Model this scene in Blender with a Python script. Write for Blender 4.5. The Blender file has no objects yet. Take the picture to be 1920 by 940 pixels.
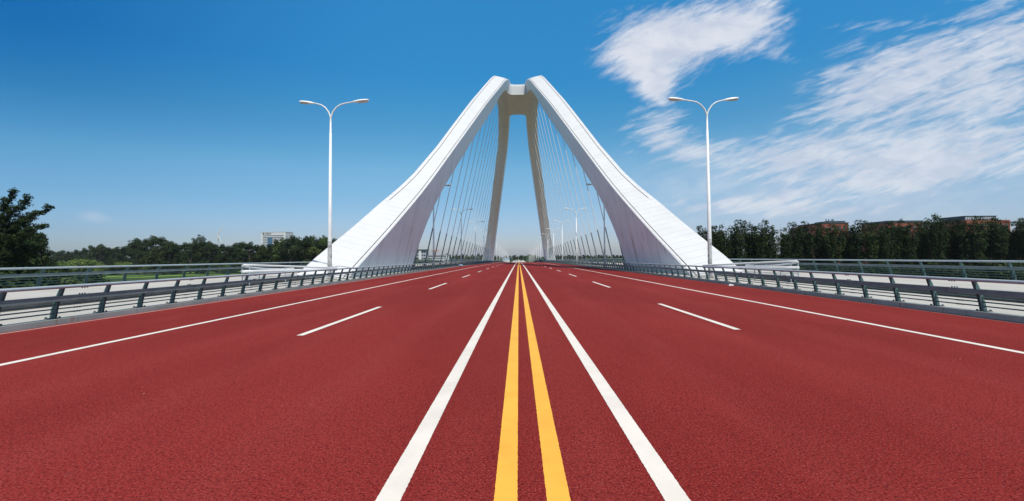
import bpy, bmesh, math, random
import numpy as np
from mathutils import Vector, Matrix
R = math.radians
scene = bpy.context.scene
COL = scene.collection

# ------------------------------------------------------------------ camera
cam_d = bpy.data.cameras.new('camera'); cam = bpy.data.objects.new('camera', cam_d); COL.objects.link(cam)
cam_d.sensor_width = 36; cam_d.lens = 905/1920*36
cam_d.clip_start = 0.1; cam_d.clip_end = 20000
cam.location = (-0.08, 0, 1.65)
PITCH = 2.0; ROLL = 0.4
cam.rotation_mode = 'QUATERNION'
cam.rotation_quaternion = (Matrix.Rotation(R(90+PITCH), 3, 'X') @ Matrix.Rotation(R(-ROLL), 3, 'Z')).to_quaternion()
cam_d.shift_x = -12.3/1920
cam_d.shift_y = -19.6/1920
scene.camera = cam
scene.render.resolution_x = 1024; scene.render.resolution_y = 501

# ------------------------------------------------------------------ light
HAZE = 0.00007
SUN_DIR = Vector((0.165, -0.5, 1.0)).normalized()       # towards the sun
sun_d = bpy.data.lights.new('sun', 'SUN'); sun = bpy.data.objects.new('sun', sun_d); COL.objects.link(sun)
sun_d.energy = 4.4; sun_d.angle = R(0.53); sun_d.color = (1.0, 0.955, 0.88)
sun.rotation_mode = 'QUATERNION'; sun.rotation_quaternion = SUN_DIR.to_track_quat('Z', 'Y')
sun.location = (20, -60, 120)
vs = scene.view_settings
vs.view_transform = 'Standard'; vs.look = 'None'; vs.exposure = 0.0; vs.gamma = 1.0; vs.use_curve_mapping = False

class NT:
    """tiny helper to write shader maths"""
    def __init__(s, tree): s.t = tree
    def n(s, typ, **kw):
        x = s.t.nodes.new(typ)
        for k, v in kw.items(): setattr(x, k, v)
        return x
    def l(s, a, b): s.t.links.new(a, b)
    def put(s, sock, v):
        if isinstance(v, (int, float)): sock.default_value = v
        elif isinstance(v, (tuple, list)): sock.default_value = v
        else: s.l(v, sock)
    def m(s, op, a, b=0.0, c=0.0, clamp=False):
        x = s.n('ShaderNodeMath', operation=op, use_clamp=clamp)
        s.put(x.inputs[0], a); s.put(x.inputs[1], b)
        if op in ('MULTIPLY_ADD', 'SMOOTH_MIN', 'WRAP'): s.put(x.inputs[2], c)
        return x.outputs[0]
    def ramp(s, v, a, b, c=0.0, d=1.0, smooth=True):
        x = s.n('ShaderNodeMapRange', interpolation_type='SMOOTHSTEP' if smooth else 'LINEAR')
        s.put(x.inputs['Value'], v); s.put(x.inputs['From Min'], a); s.put(x.inputs['From Max'], b)
        s.put(x.inputs['To Min'], c); s.put(x.inputs['To Max'], d)
        return x.outputs['Result']
    def mix(s, f, a, b):
        x = s.n('ShaderNodeMix', data_type='RGBA')
        s.put(x.inputs[0], f); s.put(x.inputs[6], a); s.put(x.inputs[7], b)
        return x.outputs[2]
    def noise(s, vec, scale, detail=3, rough=0.55, dist=0.0):
        x = s.n('ShaderNodeTexNoise')
        if vec is not None: s.l(vec, x.inputs['Vector'])
        x.inputs['Scale'].default_value = scale; x.inputs['Detail'].default_value = detail
        x.inputs['Roughness'].default_value = rough; x.inputs['Distortion'].default_value = dist
        return x.outputs['Fac']
    def xyz(s, x, y, z=0.0):
        c = s.n('ShaderNodeCombineXYZ'); s.put(c.inputs[0], x); s.put(c.inputs[1], y); s.put(c.inputs[2], z)
        return c.outputs[0]
    def scale(s, vec, sx, sy, sz):
        c = s.n('ShaderNodeMapping'); s.l(vec, c.inputs['Vector']); c.inputs['Scale'].default_value = (sx, sy, sz)
        return c.outputs[0]

# ------------------------------------------------------------------ sky
world = bpy.data.worlds.new('World'); scene.world = world; world.use_nodes = True
wt = world.node_tree; wt.nodes.clear(); N = NT(wt)
out = N.n('ShaderNodeOutputWorld'); bg = N.n('ShaderNodeBackground'); N.l(bg.outputs[0], out.inputs[0])
sky = N.n('ShaderNodeTexSky', sky_type='NISHITA')
sky.sun_disc = False
sky.sun_elevation = math.asin(SUN_DIR.z)
sky.sun_rotation = math.atan2(SUN_DIR.x, SUN_DIR.y)
sky.altitude = 50; sky.air_density = 1.0; sky.dust_density = 0.6; sky.ozone_density = 3.0
SKY_STRENGTH = 0.115
bg.inputs['Strength'].default_value = SKY_STRENGTH
tc = N.n('ShaderNodeTexCoord'); sep = N.n('ShaderNodeSeparateXYZ'); N.l(tc.outputs['Generated'], sep.inputs[0])
X, Y, Z = sep.outputs
Ys = N.m('MAXIMUM', Y, 0.02)
u = N.m('DIVIDE', X, Ys); v = N.m('DIVIDE', Z, Ys)
hs = N.n('ShaderNodeHueSaturation'); hs.inputs['Saturation'].default_value = 1.32; hs.inputs['Value'].default_value = 1.0
N.l(sky.outputs[0], hs.inputs['Color'])
# the air's own tint by height above the horizon (hazy grey-blue low down, deep clear blue higher up)
cr_ = N.n('ShaderNodeValToRGB'); el = cr_.color_ramp.elements
TINT = [(0, .84, .85, 1.12), (.05, .77, .81, 1.06), (.11, .86, .94, 1.02), (.174, 1.06, 1.16, 1.06), (.26, .8, 1.2, 1.1), (.35, .55, 1.32, 1.28), (.47, .75, 1.62, 1.5), (.62, 1.0, 1.05, .88), (1, 1.0, 1.0, .82)]
el[0].position = 0; el[1].position = 1
for t_ in TINT[1:-1]: el.new(t_[0])
for e_, t_ in zip(el, TINT): e_.color = (t_[1]/2, t_[2]/2, t_[3]/2, 1)
N.l(Z, cr_.inputs[0])
vm = N.n('ShaderNodeVectorMath', operation='MULTIPLY'); N.l(hs.outputs[0], vm.inputs[0]); N.l(cr_.outputs[0], vm.inputs[1])
vm2 = N.n('ShaderNodeVectorMath', operation='MULTIPLY'); N.l(vm.outputs[0], vm2.inputs[0])
N.l(N.mix(N.m('MULTIPLY', N.ramp(u, -.15, -1.15), N.ramp(Z, .08, .36, .35, 1)), (2, 2, 2, 1), (.35, 1.1, 1.5, 1)), vm2.inputs[1])
# clouds: soft masks placed by compass direction, broken up by drawn-out noise
def blob(px, py, rx, ry, amp=1.0, rot=0.0):
    cu, cv = (px-972.5)/905, (482-py)/905
    a = R(rot)
    du = N.m('SUBTRACT', u, cu); dv = N.m('SUBTRACT', v, cv)
    p = N.m('ADD', N.m('MULTIPLY', du, math.cos(a)*905/rx), N.m('MULTIPLY', dv, math.sin(a)*905/rx))
    q = N.m('ADD', N.m('MULTIPLY', du, -math.sin(a)*905/ry), N.m('MULTIPLY', dv, math.cos(a)*905/ry))
    d = N.m('ADD', N.m('MULTIPLY', p, p), N.m('MULTIPLY', q, q))
    return N.m('MULTIPLY', N.m('POWER', 2.718, N.m('MULTIPLY', d, -1.0)), amp)
def total(lst):
    t = lst[0]
    for b in lst[1:]: t = N.m('ADD', t, b)
    return t
def streak(rot, sl, sc, scale, detail, dist, seed):
    a = R(rot)
    p = N.m('ADD', N.m('MULTIPLY', u, math.cos(a)*sl), N.m('MULTIPLY', v, math.sin(a)*sl))
    q = N.m('ADD', N.m('MULTIPLY', u, -math.sin(a)*sc), N.m('MULTIPLY', v, math.cos(a)*sc))
    return N.noise(N.xyz(p, q, seed), scale, detail, 0.58, dist)
nA = streak(28, 1.0, 2.6, 6.5, 6, 0.5, 1.3)
nAf = streak(28, 1.0, 4.0, 22, 4, 0.3, 7.7)
mA = total([blob(1208, 84, 80, 60, 1.4), blob(1290, 62, 70, 62, 1.0), blob(1385, 55, 80, 50, 1.1, 10), blob(1405, 10, 75, 45, .8),
            blob(1228, 140, 42, 36, 1.15), blob(1240, 178, 32, 26, .85), blob(1460, 100, 60, 26, .4, -15), blob(1300, 158, 30, 10, .3)])
cA = N.ramp(N.m('ADD', mA, N.m('ADD', N.m('MULTIPLY', N.m('SUBTRACT', nA, .5), 2.2), N.m('MULTIPLY', N.m('SUBTRACT', nAf, .5), 1.6))), 0.22, 1.6, 0, 0.95)
nC = streak(20, 1.0, 4.6, 5.5, 7, 0.55, 4.1)
nCf = streak(19, 1.0, 5.5, 13, 5, 0.5, 9.4)
mC = total([blob(1800, 190, 270, 120, 1.0, 12), blob(1900, 60, 170, 80, .85, 25), blob(1650, 150, 130, 60, .75, 22), blob(1235, 222, 62, 30, .75),
            blob(1600, 285, 170, 42, .62, 5), blob(1780, 305, 180, 40, .6, 5), blob(1930, 290, 150, 60, .5),
            blob(1420, 300, 170, 30, .8, 0), blob(1245, 265, 80, 34, .85, -12),
            blob(1600, 355, 280, 44, .95, 3), blob(1330, 385, 190, 20, .7), blob(1520, 402, 200, 16, .6), blob(1600, 48, 100, 10, .3, 4)])
cC = N.ramp(N.m('ADD', mC, N.m('ADD', N.m('MULTIPLY', N.m('SUBTRACT', nC, .5), 2.1), N.m('MULTIPLY', N.m('SUBTRACT', nCf, .5), 2.3))), 0.20, 1.6, 0, 0.86)
cC = N.m('MULTIPLY', cC, N.ramp(mC, 0.08, 0.4))
cA = N.m('MULTIPLY', cA, N.ramp(mA, 0.08, 0.4))
nD = streak(-10, 1, 2, 18, 5, .3, 2.2)
mD = total([blob(165, 398, 28, 12, .75), blob(190, 407, 30, 10, .5)])
cD = N.ramp(N.m('ADD', mD, N.m('MULTIPLY', N.m('SUBTRACT', nD, .5), .6)), 0.2, 1.0, 0, 0.30)
veil = N.m('MULTIPLY', N.m('MINIMUM', total([blob(1560, 380, 360, 70, 1.0, 2), blob(1300, 340, 150, 60, .5), blob(1800, 260, 260, 120, .6, 10)]), 1.0), N.ramp(nC, .25, .7, .22, .5))
cov = N.m('MAXIMUM', N.m('MAXIMUM', N.m('MAXIMUM', cA, cC), cD), veil)
# directions out of view: bright clouds added to lighten the shaded arch sides
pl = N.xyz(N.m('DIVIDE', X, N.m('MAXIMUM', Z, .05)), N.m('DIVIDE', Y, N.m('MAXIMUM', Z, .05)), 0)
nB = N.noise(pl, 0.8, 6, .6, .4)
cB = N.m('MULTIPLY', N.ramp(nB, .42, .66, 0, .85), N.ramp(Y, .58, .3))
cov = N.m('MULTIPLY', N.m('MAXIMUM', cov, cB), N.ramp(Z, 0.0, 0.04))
K = 1/SKY_STRENGTH
shade = N.noise(N.xyz(u, N.m('MULTIPLY', v, 2.2), 3.3), 9, 4, .6, .4)
cloudcol = N.mix(N.ramp(shade, .35, .65), (0.60*K, 0.655*K, 0.78*K, 1), (0.76*K, 0.79*K, 0.86*K, 1))
cloudcol = N.mix(N.ramp(Y, .58, .3), cloudcol, (0.98*K, 1.0*K, 1.0*K, 1))  # unseen clouds are made whiter, part of the added fill
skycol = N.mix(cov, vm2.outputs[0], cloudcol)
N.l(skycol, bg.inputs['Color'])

# ------------------------------------------------------------------ helpers
def tag(o, label=None, cat=None, group=None, kind=None):
    if label: o['label'] = label
    if cat: o['category'] = cat
    if group: o['group'] = group
    if kind: o['kind'] = kind
    return o
def empty(name, loc=(0, 0, 0), rz=0.0):
    o = bpy.data.objects.new(name, None); COL.objects.link(o); o.location = loc; o.rotation_euler = (0, 0, rz)
    o.empty_display_size = 0.3
    return o
def copy_tree(o, parent=None):
    c = o.copy(); COL.objects.link(c)
    if parent is not None: c.parent = parent
    for ch in list(o.children): copy_tree(ch, c)
    return c
_ord = ['first', 'second', 'third', 'fourth', 'fifth', 'sixth', 'seventh', 'eighth', 'ninth', 'tenth', 'eleventh', 'twelfth',
        'thirteenth', 'fourteenth', 'fifteenth', 'sixteenth', 'seventeenth', 'eighteenth', 'nineteenth', 'twentieth']
_tens = {2: 'twenty', 3: 'thirty', 4: 'forty', 5: 'fifty'}
def ordw(i):
    if i < 20: return _ord[i]
    t, r = divmod(i+1, 10)
    if r == 0: return {2: 'twentieth', 3: 'thirtieth', 4: 'fortieth', 5: 'fiftieth'}[t]
    return _tens[t]+'-'+_ord[r-1]

class MB:
    def __init__(s): s.v = []; s.f = []; s.mi = []; s.uv = None; s.sm = []
    def add(s, vs_, fs, mi=0, smooth=False):
        b = len(s.v); s.v += [tuple(x) for x in vs_]
        for f in fs: s.f.append(tuple(b+i for i in f)); s.mi.append(mi); s.sm.append(smooth)
    def box(s, x0, x1, y0, y1, z0, z1, mi=0):
        s.add([(x0,y0,z0),(x1,y0,z0),(x1,y1,z0),(x0,y1,z0),(x0,y0,z1),(x1,y0,z1),(x1,y1,z1),(x0,y1,z1)],
              [(0,3,2,1),(4,5,6,7),(0,1,5,4),(1,2,6,5),(2,3,7,6),(3,0,4,7)], mi)
    def tube(s, pts, rad, n=8, cap=True, mi=0, smooth=True):
        pts = [Vector(p) for p in pts]
        if not isinstance(rad, (list, tuple)): rad = [rad]*len(pts)
        vs_ = []; up = None
        for i, p in enumerate(pts):
            d = (pts[min(i+1, len(pts)-1)]-pts[max(i-1, 0)]).normalized()
            if up is None:
                up = Vector((0, 0, 1)) if abs(d.z) < .9 else Vector((1, 0, 0))
            a = d.cross(up).normalized(); b = a.cross(d).normalized(); up = b
            for k in range(n):
                t = 2*math.pi*k/n
                vs_.append(p + (a*math.cos(t)+b*math.sin(t))*rad[i])
        fs = []
        for i in range(len(pts)-1):
            for k in range(n):
                fs.append((i*n+k, i*n+(k+1) % n, (i+1)*n+(k+1) % n, (i+1)*n+k))
        s.add(vs_, fs, mi, smooth)
        if cap:
            s.add(vs_[:n], [tuple(range(n))], mi); s.add(vs_[-n:], [tuple(reversed(range(n)))], mi)
    def sweep(s, prof, path, mi=0, cap=True):
        """profile of (x,z) offsets swept along path of (x,y,z)"""
        n = len(prof); vs_ = []
        for (px, py, pz) in path:
            for (a, b) in prof: vs_.append((px+a, py, pz+b))
        fs = []
        for i in range(len(path)-1):
            for k in range(n):
                fs.append((i*n+k, i*n+(k+1) % n, (i+1)*n+(k+1) % n, (i+1)*n+k))
        s.add(vs_, fs, mi)
        if cap:
            s.add(vs_[:n], [tuple(range(n))], mi); s.add(vs_[-n:], [tuple(reversed(range(n)))], mi)
    def prism(s, poly, axis, a, b, mi=0):
        n = len(poly); vs_ = []
        for t in (a, b):
            for (p, q) in poly:
                vs_.append({'x': (t, p, q), 'y': (p, t, q), 'z': (p, q, t)}[axis])
        s.add(vs_, [tuple(range(n)), tuple(range(2*n-1, n-1, -1))]+[(k, k+n, (k+1) % n+n, (k+1) % n) for k in range(n)], mi)
    def build(s, name, mats, parent=None, recalc=True):
        me = bpy.data.meshes.new(name); me.from_pydata(s.v, [], s.f)
        if not isinstance(mats, (list, tuple)): mats = [mats]
        for m in mats: me.materials.append(m)
        me.polygons.foreach_set('material_index', s.mi); me.polygons.foreach_set('use_smooth', s.sm)
        me.update()
        if recalc:
            bm = bmesh.new(); bm.from_mesh(me); bmesh.ops.remove_doubles(bm, verts=bm.verts, dist=1e-5)
            bmesh.ops.recalc_face_normals(bm, faces=bm.faces); bm.to_mesh(me); bm.free()
        o = bpy.data.objects.new(name, me); COL.objects.link(o)
        if parent is not None: o.parent = parent
        return o

def material(name, fn, rough=0.6, metal=0.0, spec=0.4):
    m = bpy.data.materials.new(name); m.use_nodes = True; t = m.node_tree; n = NT(t)
    b = t.nodes['Principled BSDF']
    b.inputs['Roughness'].default_value = rough; b.inputs['Metallic'].default_value = metal
    b.inputs['Specular IOR Level'].default_value = spec
    fn(n, b); return m
def bump(n, b, h, strength, dist):
    x = n.n('ShaderNodeBump'); x.inputs['Strength'].default_value = strength; x.inputs['Distance'].default_value = dist
    n.l(h, x.inputs['Height']); n.l(x.outputs[0], b.inputs['Normal'])
def geo(n): return n.n('ShaderNodeNewGeometry').outputs['Position']
def objc(n): return n.n('ShaderNodeTexCoord').outputs['Object']
def mottled(name, c0, c1, scale, rough=.6, metal=0., spec=.4, bmp=0.0, bscale=30, bdist=.01, pos='geo'):
    def fn(n, b):
        p = geo(n) if pos == 'geo' else objc(n)
        n.l(n.mix(n.ramp(n.noise(p, scale, 5, .6), .3, .7), c0+(1,), c1+(1,)), b.inputs['Base Color'])
        if bmp: bump(n, b, n.noise(p, bscale, 3), bmp, bdist)
    return material(name, fn, rough, metal, spec)

M = {}
def f_road(n, b):
    p = geo(n)
    big = n.noise(n.scale(p, .5, .12, 1), 0.55, 4, .6)
    mid = n.noise(n.scale(p, 1, .35, 1), 2.2, 4, .6)
    grain = n.noise(p, 42, 4, .8)
    fine = n.noise(p, 60, 3, .75)
    patchy = n.noise(p, 11, 4, .7)
    c = n.mix(n.ramp(big, .3, .7), (0.175, 0.0160, 0.0135, 1), (0.238, 0.026, 0.0220, 1))
    c = n.mix(n.m('MULTIPLY', n.ramp(mid, .35, .75), .35), c, (0.245, 0.028, 0.025, 1))
    # longitudinal wheel tracks, slightly polished and paler
    sx = n.n('ShaderNodeSeparateXYZ'); n.l(p, sx.inputs[0])
    xa = n.m('ABSOLUTE', sx.outputs[0])
    tr = n.m('SINE', n.m('MULTIPLY', xa, 3.32))
    c = n.mix(n.m('MULTIPLY', n.m('MULTIPLY', n.ramp(tr, .2, 1), n.ramp(big, .3, .6, .3, 1)), .16), c, (0.29, 0.05, 0.045, 1))
    # dark pores between the stones and pale stone tips
    c = n.mix(n.m('MULTIPLY', n.ramp(grain, .52, .38), .95), c, (0.050, 0.004, 0.006, 1))
    c = n.mix(n.m('MULTIPLY', n.ramp(patchy, .52, .36), .35), c, (0.10, 0.008, 0.010, 1))
    c = n.mix(n.m('MULTIPLY', n.ramp(fine, .54, .66), .7), c, (0.40, 0.10, 0.09, 1))
    # specks of dust and a few light scuffs
    vo = n.n('ShaderNodeTexVoronoi'); vo.inputs['Scale'].default_value = 2.6; n.l(p, vo.inputs['Vector'])
    sp = n.ramp(vo.outputs['Distance'], .035, .012)
    c = n.mix(n.m('MULTIPLY', sp, n.ramp(n.noise(p, 3.1, 1), .5, .62)), c, (0.6, 0.42, 0.4, 1))
    sc = n.m('MULTIPLY', n.ramp(n.noise(n.scale(p, 1, .45, 1), 5.5, 6, .75), .64, .74), n.ramp(n.noise(p, .22, 2), .5, .62))
    c = n.mix(n.m('MULTIPLY', sc, .5), c, (0.45, 0.2, 0.19, 1))
    n.l(c, b.inputs['Base Color'])
    bump(n, b, n.m('ADD', grain, n.m('MULTIPLY', fine, .4)), .55, .006)
M['road'] = material('red_asphalt', f_road, .92, 0, .05)
def f_paint(col, worn):
    def fn(n, b):
        p = geo(n)
        c = n.mix(n.ramp(n.noise(p, 1.6, 5, .6), .3, .75), col+(1,), tuple(x*.86 for x in col)+(1,))
        pores = n.ramp(n.noise(p, 95, 3, .75), .36, .29)
        c = n.mix(n.m('MULTIPLY', pores, worn), c, (0.25, 0.06, 0.05, 1))
        n.l(c, b.inputs['Base Color']); bump(n, b, n.noise(p, 95, 3, .75), .3, .004)
    return fn
M['white_paint'] = material('white_road_paint', f_paint((0.70, 0.64, 0.57), .5), .7, 0, .3)
M['yellow_paint'] = material('yellow_road_paint', f_paint((0.80, 0.40, 0.05), .4), .7, 0, .3)
M['faint_paint'] = mottled('pale_edge_strip', (0.42, 0.2, 0.18), (0.5, 0.3, 0.27), 1.2, .8)
def f_conc(n, b):
    p = geo(n)
    c = n.mix(n.ramp(n.noise(n.scale(p, 1, .25, 1), .8, 5, .6), .3, .7), (0.40, 0.385, 0.35, 1), (0.47, 0.455, 0.42, 1))
    c = n.mix(n.m('MULTIPLY', n.ramp(n.noise(n.scale(p, 1, 1, .2), 3.2, 4, .7), .58, .75), .4), c, (0.24, 0.21, 0.17, 1))
    sx = n.n('ShaderNodeSeparateXYZ'); n.l(p, sx.inputs[0])
    jy = n.ramp(n.m('ABSOLUTE', n.m('SUBTRACT', n.m('FRACT', n.m('DIVIDE', sx.outputs[1], 3.0)), .5)), .007, .003)
    jx = n.ramp(n.m('ABSOLUTE', n.m('SUBTRACT', n.m('FRACT', n.m('DIVIDE', sx.outputs[0], 1.3)), .5)), .012, .005)
    c = n.mix(n.m('MULTIPLY', n.m('MAXIMUM', jy, jx), .45), c, (0.16, 0.15, 0.14, 1))
    sl = n.n('ShaderNodeTexWhiteNoise'); sl.noise_dimensions = '2D'
    n.l(n.xyz(n.m('FLOOR', n.m('ADD', n.m('DIVIDE', sx.outputs[0], 1.3), .5)), n.m('FLOOR', n.m('ADD', n.m('DIVIDE', sx.outputs[1], 3.0), .5))), sl.inputs[0])
    c = n.mix(n.m('MULTIPLY', sl.outputs[0], .22), c, (0.30, 0.285, 0.25, 1))
    n.l(c, b.inputs['Base Color']); bump(n, b, n.noise(p, 40, 3), .2, .004)
M['concrete'] = material('pale_concrete', f_conc, .85, 0, .2)
def f_kerb(n, b):
    p = geo(n)
    c = n.mix(n.ramp(n.noise(n.scale(p, 1, .6, 1), 1.7, 5, .65), .3, .7), (0.27, 0.30, 0.285, 1), (0.36, 0.385, 0.36, 1))
    c = n.mix(n.m('MULTIPLY', n.ramp(n.noise(n.scale(p, 1, 2.2, .25), 1.9, 3, .7), .62, .7), .55), c, (0.25, 0.12, 0.05, 1))
    sx = n.n('ShaderNodeSeparateXYZ'); n.l(p, sx.inputs[0])
    jo = n.ramp(n.m('ABSOLUTE', n.m('SUBTRACT', n.m('FRACT', n.m('MULTIPLY', sx.outputs[1], .5)), .5)), .006, .003)
    c = n.mix(n.m('MULTIPLY', jo, .7), c, (0.08, 0.08, 0.08, 1))
    n.l(c, b.inputs['Base Color']); bump(n, b, n.noise(p, 30, 3), .25, .005)
M['kerb'] = material('stained_kerb_concrete', f_kerb, .85, 0, .2)
M['asphalt_strip'] = mottled('dark_gutter', (0.06, 0.062, 0.065), (0.1, 0.1, 0.1), 2, .9)
M['rail'] = mottled('grey_blue_rail_paint', (0.31, 0.37, 0.41), (0.36, 0.42, 0.46), 3, .5, 0, .4)
M['beam'] = mottled('grey_beam_paint', (0.115, 0.155, 0.16), (0.16, 0.20, 0.205), 2.5, .6, 0, .35)
M['post'] = mottled('blue_green_post_paint', (0.05, 0.105, 0.11), (0.075, 0.14, 0.14), 6, .5, 0, .4)
M['bolt'] = mottled('bolt_steel', (0.07, 0.08, 0.09), (0.12, 0.13, 0.14), 9, .5, .5, .5)
def f_ribtop(n, b):
    uvn = n.n('ShaderNodeUVMap').outputs[0]; s = n.n('ShaderNodeSeparateXYZ'); n.l(uvn, s.inputs[0])
    p = geo(n)
    fr = n.m('ABSOLUTE', n.m('SUBTRACT', n.m('FRACT', n.m('DIVIDE', s.outputs[0], 1.15)), .5))
    seam = n.ramp(fr, .030, .010)
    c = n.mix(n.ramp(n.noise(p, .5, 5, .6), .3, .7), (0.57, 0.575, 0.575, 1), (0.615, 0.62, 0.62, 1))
    c = n.mix(n.m('MULTIPLY', seam, .85), c, (0.38, 0.38, 0.40, 1))
    c = n.mix(n.m('MULTIPLY', n.ramp(n.noise(n.scale(p, 1, .35, .35), 1.1, 5, .7), .58, .8), .22), c, (0.5, 0.5, 0.48, 1))
    n.l(c, b.inputs['Base Color'])
M['rib_top'] = material('white_panelled_paint', f_ribtop, .55, 0, .35)
def f_ribside(n, b):
    p = geo(n)
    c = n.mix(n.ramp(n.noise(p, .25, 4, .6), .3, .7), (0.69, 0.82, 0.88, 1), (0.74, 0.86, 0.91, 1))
    sx = n.n('ShaderNodeSeparateXYZ'); n.l(p, sx.inputs[0])
    low = n.ramp(sx.outputs[2], 34, 8)
    st = n.ramp(n.noise(n.scale(p, .4, 1.0, .06), 1.9, 6, .68, .45), .585, .66)
    c = n.mix(n.m('MULTIPLY', n.m('MULTIPLY', st, low), .8), c, (0.24, 0.225, 0.22, 1))
    st2 = n.ramp(n.noise(n.scale(p, .4, 1.0, .03), .75, 3, .6, .3), .45, .7)
    c = n.mix(n.m('MULTIPLY', n.m('MULTIPLY', st2, low), .2), c, (0.36, 0.34, 0.33, 1))
    n.l(c, b.inputs['Base Color'])
M['rib_side'] = material('streaked_white_paint', f_ribside, .5, 0, .4)
M['rib_under'] = mottled('dusty_white_soffit', (0.70, 0.72, 0.73), (0.77, 0.79, 0.80), .6, .7)
M['groove'] = mottled('joint_gap_seal', (0.09, 0.085, 0.08), (0.2, 0.19, 0.18), 2, .8)  # dark grey sealing in the joints of the ribs
M['cable'] = mottled('pale_cable_sheath', (0.62, 0.63, 0.63), (0.7, 0.7, 0.7), 1, .4, 0, .5)
M['sheath'] = mottled('dark_cable_sleeve', (0.12, 0.135, 0.15), (0.17, 0.18, 0.19), 1, .5, .3, .5)
M['lamp'] = mottled('off_white_lamp_paint', (0.68, 0.69, 0.68), (0.76, 0.77, 0.76), 1.5, .45, 0, .5)
def f_poster(n, b):
    p = objc(n)
    c = n.mix(n.ramp(n.noise(n.scale(p, 3, 3, 3.5), 1.4, 4, .7), .48, .56), (0.5, 0.51, 0.5, 1), (0.24, 0.24, 0.23, 1))
    c = n.mix(n.ramp(n.noise(n.scale(p, 2, 2, 1.8), 1.1, 2, .6), .62, .66), c, (0.5, 0.3, 0.09, 1))
    n.l(c, b.inputs['Base Color'])
M['pole_foot'] = material('scuffed_lamp_foot', f_poster, .7)
M['glass'] = mottled('lamp_glass', (0.5, 0.5, 0.46), (0.6, 0.6, 0.55), 4, .2, 0, .6)
M['bark'] = mottled('bark', (0.07, 0.055, 0.042), (0.13, 0.11, 0.085), 2, .9)
def leafmat(name, c0, c1, c2):
    def fn(n, b):
        g = n.n('ShaderNodeNewGeometry'); oi = n.n('ShaderNodeObjectInfo')
        c = n.mix(n.ramp(g.outputs['Random Per Island'], 0, 1), c0+(1,), c1+(1,))
        c = n.mix(n.ramp(n.noise(g.outputs['Position'], .35, 3), .45, .7), c, c2+(1,))
        h = n.n('ShaderNodeHueSaturation'); n.l(c, h.inputs['Color'])
        n.put(h.inputs['Value'], n.ramp(oi.outputs['Random'], 0, 1, .75, 1.25, False))
        n.put(h.inputs['Hue'], n.ramp(oi.outputs['Random'], 0, 1, .51, .485, False))
        n.l(h.outputs[0], b.inputs['Base Color'])
    return material(name, fn, .7, 0, .15)
M['leaf'] = leafmat('dark_leaves', (0.007, 0.016, 0.004), (0.030, 0.056, 0.012), (0.016, 0.031, 0.007))
M['leaf_mid'] = leafmat('green_leaves', (0.028, 0.050, 0.012), (0.060, 0.094, 0.021), (0.042, 0.068, 0.016))
M['leaf_light'] = leafmat('light_leaves', (0.07, 0.12, 0.025), (0.13, 0.19, 0.045), (0.095, 0.14, 0.035))
def f_ground(n, b):
    p = geo(n)
    c = n.mix(n.ramp(n.noise(n.scale(p, .35, 1, 1), .03, 5, .6), .35, .65), (0.028, 0.048, 0.014, 1), (0.062, 0.098, 0.024, 1))
    c = n.mix(n.m('MULTIPLY', n.ramp(n.noise(p, .012, 4, .6), .56, .7), .7), c, (0.20, 0.18, 0.10, 1))
    c = n.mix(n.m('MULTIPLY', n.ramp(n.noise(p, .5, 5, .7), .4, .7), .5), c, (0.04, 0.06, 0.02, 1))
    n.l(c, b.inputs['Base Color'])
M['ground'] = material('rough_grassland', f_ground, .95, 0, .1)
M['meadow'] = mottled('bright_grass', (0.09, 0.155, 0.025), (0.15, 0.24, 0.036), .08, .95, 0, .1)
M['hill'] = mottled('wooded_hill', (0.02, 0.034, 0.015), (0.035, 0.052, 0.022), .03, .95, 0, .1)
M['pale_path'] = mottled('pale_path', (0.38, 0.36, 0.32), (0.46, 0.44, 0.4), .2, .9)

# ------------------------------------------------------------------ the deck (gentle crest, as on the real bridge)
def drop(y): return -y*y/54000.0 if y > 0 else 0.0
def ys_range(a, b, step):
    n = max(1, int(round((b-a)/step))); return [a+(b-a)*i/n for i in range(n+1)]
YS = ys_range(-14, 560, 7)
def strip(mb, x0, x1, y0, y1, z, step=7, mi=0, ragged=False):
    ys = ys_range(y0, y1, step)
    if ragged and y0 < 9:
        ys = ys_range(y0, min(y1, 9), .02)+(ys_range(9, y1, step)[1:] if y1 > 9 else [])
    rnd = random.Random(int(abs(x0)*1000)+int(y0))
    vs_ = []
    for y in ys:
        j = (lambda: rnd.uniform(-.0022, .0022)) if ragged and y < 9 else (lambda: 0)
        vs_ += [(x0+j(), y, z+drop(y)), (x1+j(), y, z+drop(y))]
    mb.add(vs_, [(2*i, 2*i+1, 2*i+3, 2*i+2) for i in range(len(ys)-1)], mi)
m = MB(); strip(m, -11.9, 11.9, -14, 560, 0)
road = tag(m.build('road', M['road'], recalc=False), 'red asphalt carriageway running straight over the bridge', kind='structure')
def marking(name, x, w, y0, y1, mat, label=None, z=.004):
    mm = MB(); strip(mm, x-w/2, x+w/2, y0, y1, z, 7, 0, True); o = mm.build(name, mat, road, recalc=False)
    if label: o['label'] = label
for s, side in ((-1, 'left'), (1, 'right')):
    marking('yellow_centre_line', s*.18, .16, -14, 560, M['yellow_paint'], '%s one of the two solid yellow centre lines' % side)
    marking('white_lane_line', s*.98, .17, -14, 560, M['white_paint'], 'solid white line to the %s of the yellow pair' % side)
    marking('white_edge_line', s*8.28, .15, -14, 560, M['white_paint'], 'solid white edge line on the %s side' % side)
    marking('pale_edge_strip', s*11.72, .10, -14, 560, M['faint_paint'])
    for k in range(-1, 22):
        y = (10.4 if s < 0 else 10.8)+15*k
        marking('lane_dash', s*4.78, .15, y, y+6, M['white_paint'])
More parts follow.
